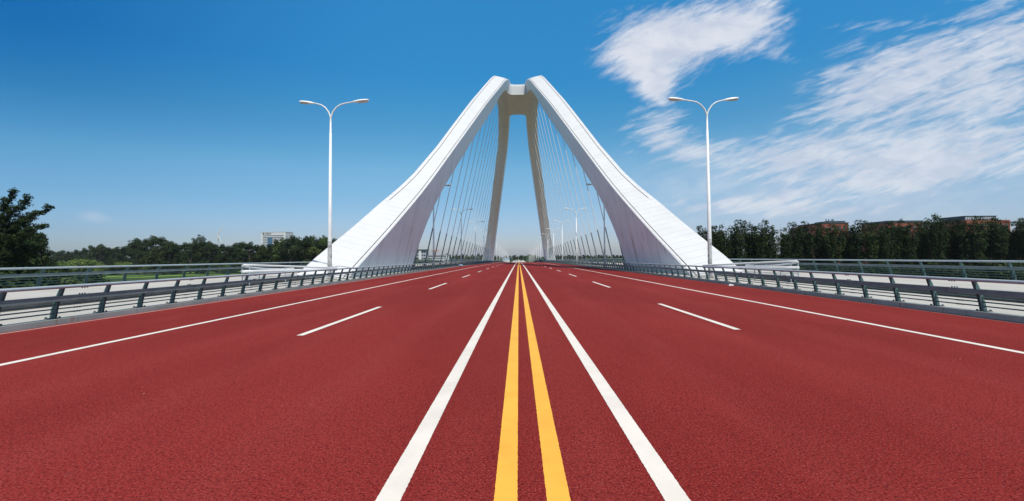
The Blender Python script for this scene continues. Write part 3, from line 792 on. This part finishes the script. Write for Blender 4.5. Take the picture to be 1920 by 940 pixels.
# left foreground trees
tree_px('windswept', 'windswept_tree', -8, 366, 76, 'tall dark windswept tree at the left edge with branches combed to the right', 'tree', None, 1.12, 0.0)
tree_px('dark_round', 'tree', 62, 430, 112, 'dense dark rounded tree right of the windswept tree', 'tree', None, .74)
tree_px('dark_round', 'tree', 80, 450, 108, 'short dark tree at the right end of the left edge clump', 'tree', None, .50)
tree_px('dark_round', 'tree', 34, 432, 104, 'dark tree in front of the windswept tree, lower left', 'tree', None, .9)
for i, (px, top, y) in enumerate([(-20,498,60),(15,500,62),(50,499,66),(85,503,70),(118,503,74),(150,505,80),(172,509,86),(30,488,75),(70,486,80),(108,497,84)]):
    tree_px('dark_shrub' if i != 4 else 'mid_shrub', 'shrub', px, top, y, 'dark bush, %s in the thicket behind the left outer railing' % ordw(i), 'bush', 'bushes behind the left outer railing', 1.35)
for i, (px, top) in enumerate([(112,486),(126,485),(143,484),(158,482),(170,485),(150,490),(222,489),(232,488),(190,494)]):
    tree_px('light_shrub', 'shrub', px, top, 330+6*i % 40, 'light green bushy tree, %s from the left before the dark belt' % ordw(i), 'bush', 'light green bushes before the left tree belt', 1.25)
tree_px('dark_round', 'tree', -2, 404, 92, 'dense dark tree merged with the windswept tree at the left edge', 'tree', None, .8)
for i in range(18):
    px = 205+16.5*i+rd.uniform(-7, 7)
    tree_px(('mid_shrub', 'dark_shrub')[i % 2], 'shrub', px, rd.uniform(491, 497)-(px-200)*.012, 300-rd.uniform(0, 24), 'low bush, %s from the left between the left meadow and the belt' % ordw(i), 'bush', 'low bushes before the left tree belt', 1.5)
# left tree belt
belt = [(96,474,560),(112,473,560),(128,473,550),(143,470,540),(158,467,520),(172,462,470),(188,460,460),(203,466,460),(218,465,440),(234,463,400),(248,452,380),(260,450,370),(276,450,350),(290,445,340),(304,447,330),(318,455,330),
        (332,459,330),(346,457,330),(358,458,325),(370,446,320),(380,444,320),(392,455,325),(404,460,330),(416,460,330),(428,463,330),(440,458,310),(454,456,305),(468,456,300),(480,461,300),(494,461,298),(508,460,296),(520,452,292),(533,449,290),(546,444,288),
        (560,447,286),(574,446,284),(588,445,282),(600,446,280),(612,447,278),(624,450,276),(640,452,276)]
for i, (px, top, y) in enumerate(belt):
    k = 'dark_poplar' if px in (370, 380, 248, 600) else ('mid_round' if px > 515 and i % 2 == 0 else 'dark_round')
    tree_px(k, 'tree', px, top-1, y+rd.uniform(-5, 5), 'dark green tree, %s from the left in the belt beyond the left meadow' % ordw(i), 'tree', 'tree belt beyond the left meadow', wide=rd.uniform(.85, 1.1)*(1.25 if k == 'dark_poplar' else 1))
for i in range(30):
    px = 100+18*i+rd.uniform(-5, 5)
    tree_px('dark_round', 'tree', px, 474+rd.uniform(-4, 4), 262+(560-262)*max(0, (460-px)/360)+22 if px < 460 else 300+rd.uniform(-4, 4), 'low dark tree, %s from the left at the foot of the left belt' % ordw(i), 'tree', 'undergrowth trees of the left belt', wide=1.35)
for i in range(24):
    px = 96+23*i+rd.uniform(-6, 6); yb = 590-230*min(1, max(0, (px-96)/330))
    tree_px('dark_poplar', 'tree', px, interp([(96, 474), (200, 468), (270, 458), (350, 462), (430, 466), (520, 458), (640, 452)], px)+rd.uniform(-1, 5), yb+40, 'dark tree, %s from the left in the rear rank of the left belt' % ordw(i), 'tree', 'rear rank of the left tree belt', wide=1.7)
# far trees seen between the cables and beyond the bridge
def far_list(spec, label, group, kinds):
    for i, (px, top, y, w) in enumerate(spec):
        tree_px(kinds[i % len(kinds)], 'tree', px, top, y, label % ordw(i), 'tree', group, wide=w)
far_list([(px, 478+((i*7) % 5)-2, 620+((i*37) % 60), 1.0) for i, px in enumerate(range(838, 906, 6))], 'distant tree, %s from the left behind the left cables', 'distant trees behind the left cables', ['mid_round', 'dark_poplar'])
far_list([(770, 481, 400, 1.2), (779, 481, 400, 1.3), (788, 483, 400, 1.3), (797, 483, 410, 1.3), (806, 484, 410, 1.3), (815, 485, 420, 1.2), (824, 485, 420, 1.2)], 'light green tree, %s from the left before the far buildings', 'trees before the far left buildings', ['mid_shrub'])
far_list([(px, t, 900, 1.0) for px, t in [(928,482),(934,480),(940,483),(950,478.5),(956,479.5),(962,479),(966,478.5),(970,480),(976,479),(979,478.5),(984,480),(1003,480),(1009,480),(1014,482)]], 'distant tree, %s from the left at the far end of the road', 'distant trees at the far end of the road', ['dark_round', 'dark_poplar'])
far_list([(1038+7.0*i, 478+((i*5) % 4)*.7, 700+((i*53) % 80), 1.25) for i in range(23)], 'distant tree, %s from the left behind the right cables', 'distant trees behind the right cables', ['dark_round', 'mid_round'])
# beyond ordinary counting: far-off woods on the horizon
def far_wood(name, x0, x1, y, h, n, seed, label):
    rd2 = random.Random(seed); cl = []
    k = int(abs(x1-x0)/7)
    for i in range(k):
        w = rd2.uniform(4, 6.5); cl.append(((x0+(x1-x0)*i/k, y+rd2.uniform(-14, 14), GZ+rd2.uniform(.25, .8)*h), (w, w, w*.8), w*w))
    v, f = crown_from_clumps(cl, n, 1.0, seed)
    o = bpy.data.objects.new(name, np_mesh(name, v, f, M['leaf_mid'])); COL.objects.link(o); tag(o, label, 'wood', kind='stuff')
far_wood('wood', -1900, 260, 1500, 13, 42000, 3, 'far-off wood along the whole horizon left of the road')
far_wood('wood', 260, 2400, 1500, 13, 40000, 4, 'far-off wood along the horizon right of the road')

# ------------------------------------------------------------------ buildings
M['brick'] = mottled('red_brick', (0.22, 0.06, 0.037), (0.27, 0.078, 0.048), .5, .85)
M['brick2'] = mottled('dull_brick', (0.13, 0.045, 0.042), (0.16, 0.058, 0.05), .5, .85)
M['roofdark'] = mottled('dark_roof_metal', (0.05, 0.07, 0.085), (0.075, 0.095, 0.11), .5, .5, .3)
M['window'] = mottled('dark_window_glass', (0.05, 0.07, 0.09), (0.09, 0.12, 0.15), .8, .15, 0, .6)
M['whitewall'] = mottled('white_wall_panels', (0.60, 0.60, 0.59), (0.68, 0.68, 0.67), .3, .7)
M['greywall'] = mottled('grey_wall_panels', (0.36, 0.38, 0.41), (0.42, 0.44, 0.47), .3, .7)
M['blueglass'] = mottled('blue_curtain_glass', (0.045, 0.12, 0.20), (0.07, 0.16, 0.25), .3, .15, 0, .6)
M['sign'] = mottled('dark_sign_letters', (0.015, 0.02, 0.035), (0.02, 0.03, 0.045), 1, .5)
M['teal'] = mottled('teal_emblem', (0.01, 0.09, 0.13), (0.015, 0.11, 0.16), 1, .5)
M['redpaint'] = mottled('orange_crane_paint', (0.5, 0.13, 0.06), (0.6, 0.17, 0.08), 1, .5)
def block(name, parent, x0, x1, y0, y1, z0, z1, mat):
    t = MB(); t.box(x0, x1, y0, y1, z0, z1); return t.build(name, mat, parent)
def windows(parent, wall, x0, x1, yf, z0, z1, nx, nz, wfrac, hfrac, mat, strip_=False):
    """recessed-looking window boxes: frame proud of the wall, glass just behind it"""
    dx = (x1-x0)/nx; dz = (z1-z0)/nz; cnt = 0
    for i in range(nx):
        for j in range(nz):
            cx = x0+(i+.5)*dx; cz = z0+(j+.5)*dz; w = dx*wfrac/2; h = dz*hfrac/2
            t = MB(); t.box(cx-w, cx+w, yf-.06, yf+.4, cz-h, cz+h); t.build('window', mat, wall); cnt += 1
def right_building(pxl, pxr, ptop, y, roof, label, seed):
    x0, x1 = at(pxl, y), at(pxr, y); zt = EYE+(hz(pxl)-ptop)/905*y
    root = empty('brick_building', ((x0+x1)/2, y, GZ)); c = root.location
    tag(root, label, 'building', 'brick office blocks behind the right poplars')
    w = (x1-x0)/2; H = zt-GZ
    wall = block('wall', root, -w, w, 0, 26, 0, H, M['brick'])
    windows(root, wall, -w+1.2, w-1.2, 0, 2, H-1.6, max(5, int(w*2/3.0)), max(4, int(H/3.6)), .55, .5, M['window'])
    roof(root, w, H)
    for ch in wall.children: pass
    return root
def roofA(root, w, H):
    block('side_wing', root, -w-6, -w-.01, 4, 24, 0, H-1.6, M['brick2'])
    block('plant_room', root, -w*.35, w-.5, 2, 16, H, H+1.6, M['roofdark'])
    block('roof_edge', root, -w-.3, w+.3, -.3, 26.3, H-.01, H+.5, M['roofdark'])
    for x in (-w*.3, -w*.1, w*.15, w*.25):
        t = MB(); t.tube([(x, 5, H+1.6), (x, 5, H+3)], .28, 8); t.build('roof_vent', M['roofdark'], root)
def roofB(root, w, H):
    block('roof', root, -w-.3, w+.3, -.3, 26.3, H, H+1.3, M['roofdark'])
def roofC(root, w, H):
    p = block('roof_lantern', root, -w+.5, w*.45, 1, 20, H, H+2.6, M['roofdark'])
    for i in range(14):
        x = -w+1+(w*1.45-1.2)*i/14
        block('window', p, x, x+(w*1.45)/14*.7, .93, 1.2, H+.5, H+2.2, M['greywall'])
    block('roof_edge', root, -w+.2, w*.45+.3, .7, 20.3, H+2.6, H+2.95, M['roofdark'])
right_building(1543, 1592, 419, 300, roofA, 'red brick building with dark vents on its roof, leftmost behind the poplars', 1)
right_building(1667, 1731, 417.5, 330, roofB, 'red brick building with flat dark roof, between the other two brick blocks', 2)
right_building(1812, 1896, 413, 320, roofC, 'red brick building with a glazed roof storey, rightmost behind the poplars', 3)
# white office block left of the lamp
y = 620; x0, x1 = at(488, y), at(536, y); H = (hz(510)-435.5)/905*y+EYE-GZ
root = empty('office_building', ((x0+x1)/2, y, GZ), R(-4)); tag(root, 'white office block with strip windows and a rooftop sign above the left trees', 'building')
w = (x1-x0)/2
wall = block('wall', root, -w, w, 0, 18, 0, H, M['whitewall'])
k = 0; z = H-4.6
while z > 8:
    block('window', wall, -w+2.6, w-2.6, -.05, .3, z-.55, z+.45, M['greywall' if False else 'window']); z -= 2.15; k += 1
    if k == 3: pass
block('glass_bay', root, -w+9.5, -w+15.5, -.9, .4, 6, H-6.4, M['blueglass'])
block('parapet', root, -w-.2, w+.2, -.2, 18.2, H, H+.4, M['whitewall'])
em = MB(); r_ = 1.15; ex, ez = -w+3.6, H-1.8
em.prism([(ex+r_*math.cos(a*math.pi/4), ez+r_*(1.0 if a % 2 == 0 else .72)*math.sin(a*math.pi/4)) for a in range(8)], 'y', -.35, -.02)
em.build('emblem', M['teal'], wall)
glyphs = [  # strokes as (x0,z0,x1,z1) in a unit square
    [(.15,.35,.85,.43),(.15,.68,.85,.76),(.15,.35,.23,.76),(.77,.35,.85,.76),(.46,.05,.54,.98)],
    [(.08,.05,.92,.12),(.08,.88,.92,.95),(.08,.05,.15,.95),(.85,.05,.92,.95),(.27,.7,.73,.77),(.27,.47,.73,.54),(.27,.22,.73,.29),(.46,.22,.54,.77)],
    [(.15,.3,.8,.37),(.15,.83,.8,.9),(.15,.56,.8,.63),(.15,.3,.22,.9),(.73,.3,.8,.9),(.44,.08,.52,1.0),(.44,.05,.95,.12),(.88,.05,.95,.25)],
    [(.12,.66,.88,.74),(.42,.3,.5,1.0),(.8,.1,.88,.74),(.6,.05,.88,.12),(.28,.14,.38,.4),(.12,.04,.3,.14)]]
for g, st in enumerate(glyphs):
    t = MB(); gx = -w+5.7+g*2.15
    for (a, b, c_, d_) in st: t.box(gx+a*1.8, gx+c_*1.8, -.3, -.01, H-2.8+b*1.8, H-2.8+d_*1.8+.08)
    t.build('sign_letter', M['sign'], wall)
# grey building with overhanging roof, seen between the left cables
y = 470; cx = at(788, y)
root = empty('grey_building', (cx, y, GZ)); tag(root, 'grey and white building with overhanging dark roof behind the left cables', 'building')
zt = (hz(788)-468)/905*y+EYE-GZ
wall = block('wall', root, -7, 5.5, 0, 14, 0, zt-.6, M['greywall'])
block('roof', root, -8, 6.4, -1.2, 15, zt-.6, zt, M['roofdark'])
block('stair_tower', root, -1.3, 1.0, -.8, 0, 0, zt-1.4, M['whitewall'])
windows(root, wall, -6.8, -1.5, 0, 3, zt-1, 3, 4, .75, .5, M['window']); windows(root, wall, 1.2, 5.3, 0, 3, zt-1, 2, 4, .8, .5, M['window'])
y = 500; cx = at(815, y); zt = (hz(815)-479.5)/905*y+EYE-GZ
root = empty('long_low_building', (cx, y, GZ)); tag(root, 'long low pale building with a dull red roof band behind the left cables', 'building')
wall = block('wall', root, -11, 10, 0, 12, 0, zt-.5, M['whitewall']); block('roof', root, -11.4, 10.4, -.5, 12.5, zt-.5, zt, M['brick2'])
windows(root, wall, -10.5, 9.5, 0, 2, zt-1, 10, 2, .8, .35, M['window'])
y = 520; cx = at(835, y)
root = empty('white_block', (cx, y, GZ)); tag(root, 'plain pale boxy building at the right end of the long low one', 'building')
zt = (hz(835)-478)/905*y+EYE-GZ
wall = block('wall', root, -3.2, 3.2, 0, 8, 0, zt, M['whitewall']); block('roof', root, -3.4, 3.4, -.2, 8.2, zt, zt+.3, M['greywall'])
windows(root, wall, -3, 3, 0, 1.5, zt-.5, 3, 3, .5, .35, M['window'])
M['blueroof'] = mottled('blue_roof_sheet', (0.10, 0.20, 0.27), (0.13, 0.25, 0.33), 1, .5)
y = 820; cx = at(949, y)
root = empty('blue_shed', (cx, y, GZ)); tag(root, 'low shed with a blue roof at the far end of the road', 'building')
block('wall', root, -6, 6, 0, 9, 0, 4.2, M['whitewall'])
t = MB(); t.prism([(-.5, 4.2), (9.5, 4.2), (4.5, 6.2)], 'x', -6.4, 6.4); t.build('roof', M['blueroof'], root)
y = 760; cx = at(1046, y)
root = empty('white_shed', (cx, y, GZ)); tag(root, 'low white building beyond the right arch foot', 'building')
block('wall', root, -9, 9, 0, 9, 0, 3.8, M['whitewall']); block('roof', root, -9.3, 9.3, -.3, 9.3, 3.8, 4.2, M['greywall'])

# tower crane, lattice pylons, wind turbine
def lattice(mb, x, y, z0, z1, w0, w1, r):
    n = max(3, int((z1-z0)/2.5)); cor = [(-1, -1), (1, -1), (1, 1), (-1, 1)]
    for a, b in cor: mb.tube([(x+a*w0, y+b*w0, z0), (x+a*w1, y+b*w1, z1)], r, 4)
    for i in range(n):
        t0, t1 = i/n, (i+1)/n; wa = w0+(w1-w0)*t0; wb = w0+(w1-w0)*t1
        for k in range(4):
            a, b = cor[k], cor[(k+1) % 4]
            mb.tube([(x+a[0]*wa, y+a[1]*wa, z0+(z1-z0)*t0), (x+b[0]*wb, y+b[1]*wb, z0+(z1-z0)*t1)], r*.6, 4)
y = 640; cx = at(815.5, y); zt = (hz(815)-470.8)/905*y+EYE-GZ
root = empty('tower_crane', (cx, y, GZ)); tag(root, 'small orange tower crane above the long low building', 'crane')
t = MB(); lattice(t, 0, 0, 0, zt, .7, .7, .22); t.build('mast', M['redpaint'], root)
t = MB(); t.tube([(-5.5, 0, zt), (5.8, 0, zt)], .35, 5); t.tube([(0, 0, zt+1.8), (5.5, 0, zt)], .1, 4); t.tube([(0, 0, zt+1.8), (-5, 0, zt)], .1, 4); t.tube([(0, 0, zt), (0, 0, zt+1.8)], .2, 4)
t.build('jib', M['redpaint'], root)
block('counterweight', root, -5.6, -4.2, -.5, .5, zt-1.3, zt-.1, M['greywall'])
def pylon(px, top, y, label, base=GZ, foot=1.8):
    zt = (hz(px)-top)/905*y+EYE-base; root = empty('lattice_pylon', (at(px, y), y, base)); tag(root, label, 'pylon')
    t = MB(); lattice(t, 0, 0, 0, zt, foot, .25, .16*y/700); t.build('mast', M['greywall'], root)
    t = MB()
    for k, L in ((.8, 2.6), (.92, 2.0)): t.tube([(-L, 0, zt*k), (L, 0, zt*k)], .14*y/700, 4)
    t.build('cross_arm', M['greywall'], root)
pylon(829, 462.5, 700, 'grey lattice pylon behind the left cables')
pylon(851, 460, 900, 'thin grey mast right of the lattice pylon, behind the left cables')
pylon(988, 467.5, 1390, 'thin grey mast standing on the skyline hill')
# wind turbine
y = 1300; px, hub = 408.5, 441.5
zt = (hz(px)-hub)/905*y+EYE-GZ
root = empty('wind_turbine', (at(px, y), y, GZ), R(-12)); tag(root, 'white three-bladed wind turbine rising behind the left trees', 'wind turbine')
t = MB(); t.tube([(0, 0, 0), (0, 0, zt)], [2.6, 1.6], 14); t.build('tower', M['cable'], root, recalc=False)
t = MB(); t.tube([(-4.5, .8, zt+1.1), (-3.5, .8, zt+1.1), (1.5, 0, zt+1.1), (3.2, -.4, zt+1.1)], [.8, 1.5, 1.6, .8], 10); t.build('nacelle', M['cable'], root, recalc=False)
hubp = Vector((1.2, -3.0, zt+1.1))
t = MB(); t.tube([hubp+Vector((0, 2.6, 0)), hubp, hubp+Vector((0, -1.4, 0))], [1.3, 1.3, .3], 10); t.build('hub', M['cable'], root, recalc=False)
for ang, L in ((53, 33), (-60, 32), (-92, 30)):
    d = Vector((math.cos(R(ang)), 0, math.sin(R(ang)))); p = d.cross(Vector((0, 1, 0)))
    t = MB(); vs_ = []
    for k, (f, c, th) in enumerate(((0, 2.2, 1.0), (.12, 3.6, .9), (.3, 3.3, .7), (.6, 2.6, .5), (.85, 1.8, .3), (1, .8, .15))):
        cc = hubp+d*(L*f)
        vs_ += [cc-p*c*.4, cc+Vector((0, -th, 0)), cc+p*c*.8, cc+Vector((0, th, 0))]
    t.add(vs_, [(i*4+k, i*4+(k+1) % 4, (i+1)*4+(k+1) % 4, (i+1)*4+k) for i in range(5) for k in range(4)]+[(0, 1, 2, 3), (23, 22, 21, 20)])
    t.build('blade', M['cable'], root)

# ------------------------------------------------------------------ parked cars far down the road
M['tyre'] = mottled('tyre_rubber', (0.02, 0.02, 0.02), (0.03, 0.03, 0.03), 5, .8)
M['rim'] = mottled('wheel_rim', (0.4, 0.4, 0.4), (0.5, 0.5, 0.5), 5, .3, .8)
M['lampred'] = mottled('tail_lamp', (0.4, 0.02, 0.02), (0.5, 0.03, 0.02), 5, .3)
def make_car(x, y, col0, col1, label, van=False):
    root = empty('parked_car', (x, y, drop(y)+(.0 if x < 11.9 else .11))); tag(root, label, 'car', 'cars parked at the far end of the bridge')
    paint = mottled('car_paint', col0, col1, 1, .25, .3, .6)
    def hull(secs):   # (y, halfwidth, z0, z1)
        t = MB(); vs_ = []
        for (yy, w, z0, z1) in secs:
            vs_ += [(-w*.94, yy, z0), (-w, yy, z0+(z1-z0)*.45), (-w*.9, yy, z1), (w*.9, yy, z1), (w, yy, z0+(z1-z0)*.45), (w*.94, yy, z0)]
        n = len(secs)
        t.add(vs_, [(i*6+k, i*6+(k+1) % 6, (i+1)*6+(k+1) % 6, (i+1)*6+k) for i in range(n-1) for k in range(6)]+[tuple(range(6)), tuple(range(6*n-1, 6*n-7, -1))])
        return t
    top = 1.85 if van else 1.45
    hull([(-2.2, .80, .32, .85), (-2.05, .88, .24, .95), (-1.3, .9, .22, .98), (1.0, .9, .22, .95), (1.9, .86, .24, .80), (2.2, .76, .3, .66)]).build('body', paint, root)
    ca = hull([(-1.95, .74, .96, 1.0), (-1.5, .70, .96, top-.08), (-.9, .68, .97, top), (.1, .68, .97, top-.01), (.55, .70, .96, top-.15), (1.15, .74, .94, .98)]).build('cabin', M['window'], root)
    t = MB(); t.box(-.62, .62, -1.35, .2, top-.02, top+.03); t.build('roof', paint, ca)
    for sx in (-1, 1):
        for yy in (-1.35, 1.35):
            t = MB(); t.tube([(sx*.72, yy, .32), (sx*.92, yy, .32)], .32, 16); wo = t.build('wheel', M['tyre'], root)
            t = MB(); t.tube([(sx*.925, yy, .32), (sx*.935, yy, .32)], .19, 12); t.build('rim', M['rim'], wo)
        t = MB(); t.box(sx*.55-.16, sx*.55+.16, -2.23, -2.12, .66, .82); t.build('tail_lamp', M['lampred'], root)
    return root
make_car(10.6, 243, (0.05, 0.11, 0.20), (0.06, 0.13, 0.24), 'dark blue car parked at the right kerb far down the bridge')
make_car(9.9, 276, (0.012, 0.013, 0.018), (0.02, 0.02, 0.025), 'black car just left of the blue car, far down the bridge')
make_car(13.7, 254, (0.012, 0.02, 0.03), (0.02, 0.03, 0.04), 'dark car beyond the right railing, right of the blue car', True)
# a scrap of white and blue litter on the right-hand lane edge
def litter(x, y, mat, label, seed, sc=1.0):
    rd2 = random.Random(seed); bm = bmesh.new(); bmesh.ops.create_icosphere(bm, subdivisions=2, radius=.11*sc)
    for v_ in bm.verts: v_.co = Vector((v_.co.x*1.5, v_.co.y, v_.co.z*.6))*(1+rd2.uniform(-.3, .3))
    z0 = min(v_.co.z for v_ in bm.verts)
    for v_ in bm.verts: v_.co.z -= z0
    me = bpy.data.meshes.new('litter'); bm.to_mesh(me); bm.free(); me.materials.append(mat)
    o = bpy.data.objects.new('litter', me); COL.objects.link(o); o.location = (x, y, drop(y)+.004); tag(o, label, 'litter')
litter(11.3, 26.0, M['whitewall'], 'crumpled scrap of pale paper lying on the right edge of the road', 1, .8)
M['bluebag'] = mottled('pale_blue_plastic', (0.25, 0.4, 0.55), (0.35, 0.5, 0.65), 5, .5)
litter(-11.5, 95.0, M['bluebag'], 'pale blue plastic bag lying by the left kerb far along the road', 2, 2.6)

# ------------------------------------------------------------------ the air
hz_m = bpy.data.materials.new('haze_air'); hz_m.use_nodes = True; t_ = hz_m.node_tree; t_.nodes.clear()
o_ = t_.nodes.new('ShaderNodeOutputMaterial'); v_ = t_.nodes.new('ShaderNodeVolumePrincipled')
v_.inputs['Color'].default_value = (0.86, 0.90, 0.96, 1); v_.inputs['Density'].default_value = HAZE; v_.inputs['Anisotropy'].default_value = 0.3
t_.links.new(v_.outputs[0], o_.inputs['Volume'])
t = MB(); t.box(-9100, 9100, -3100, 9100, GZ-1.0, 100)
ho = t.build('haze', hz_m); tag(ho, 'thin blue summer haze over the whole plain', kind='stuff')
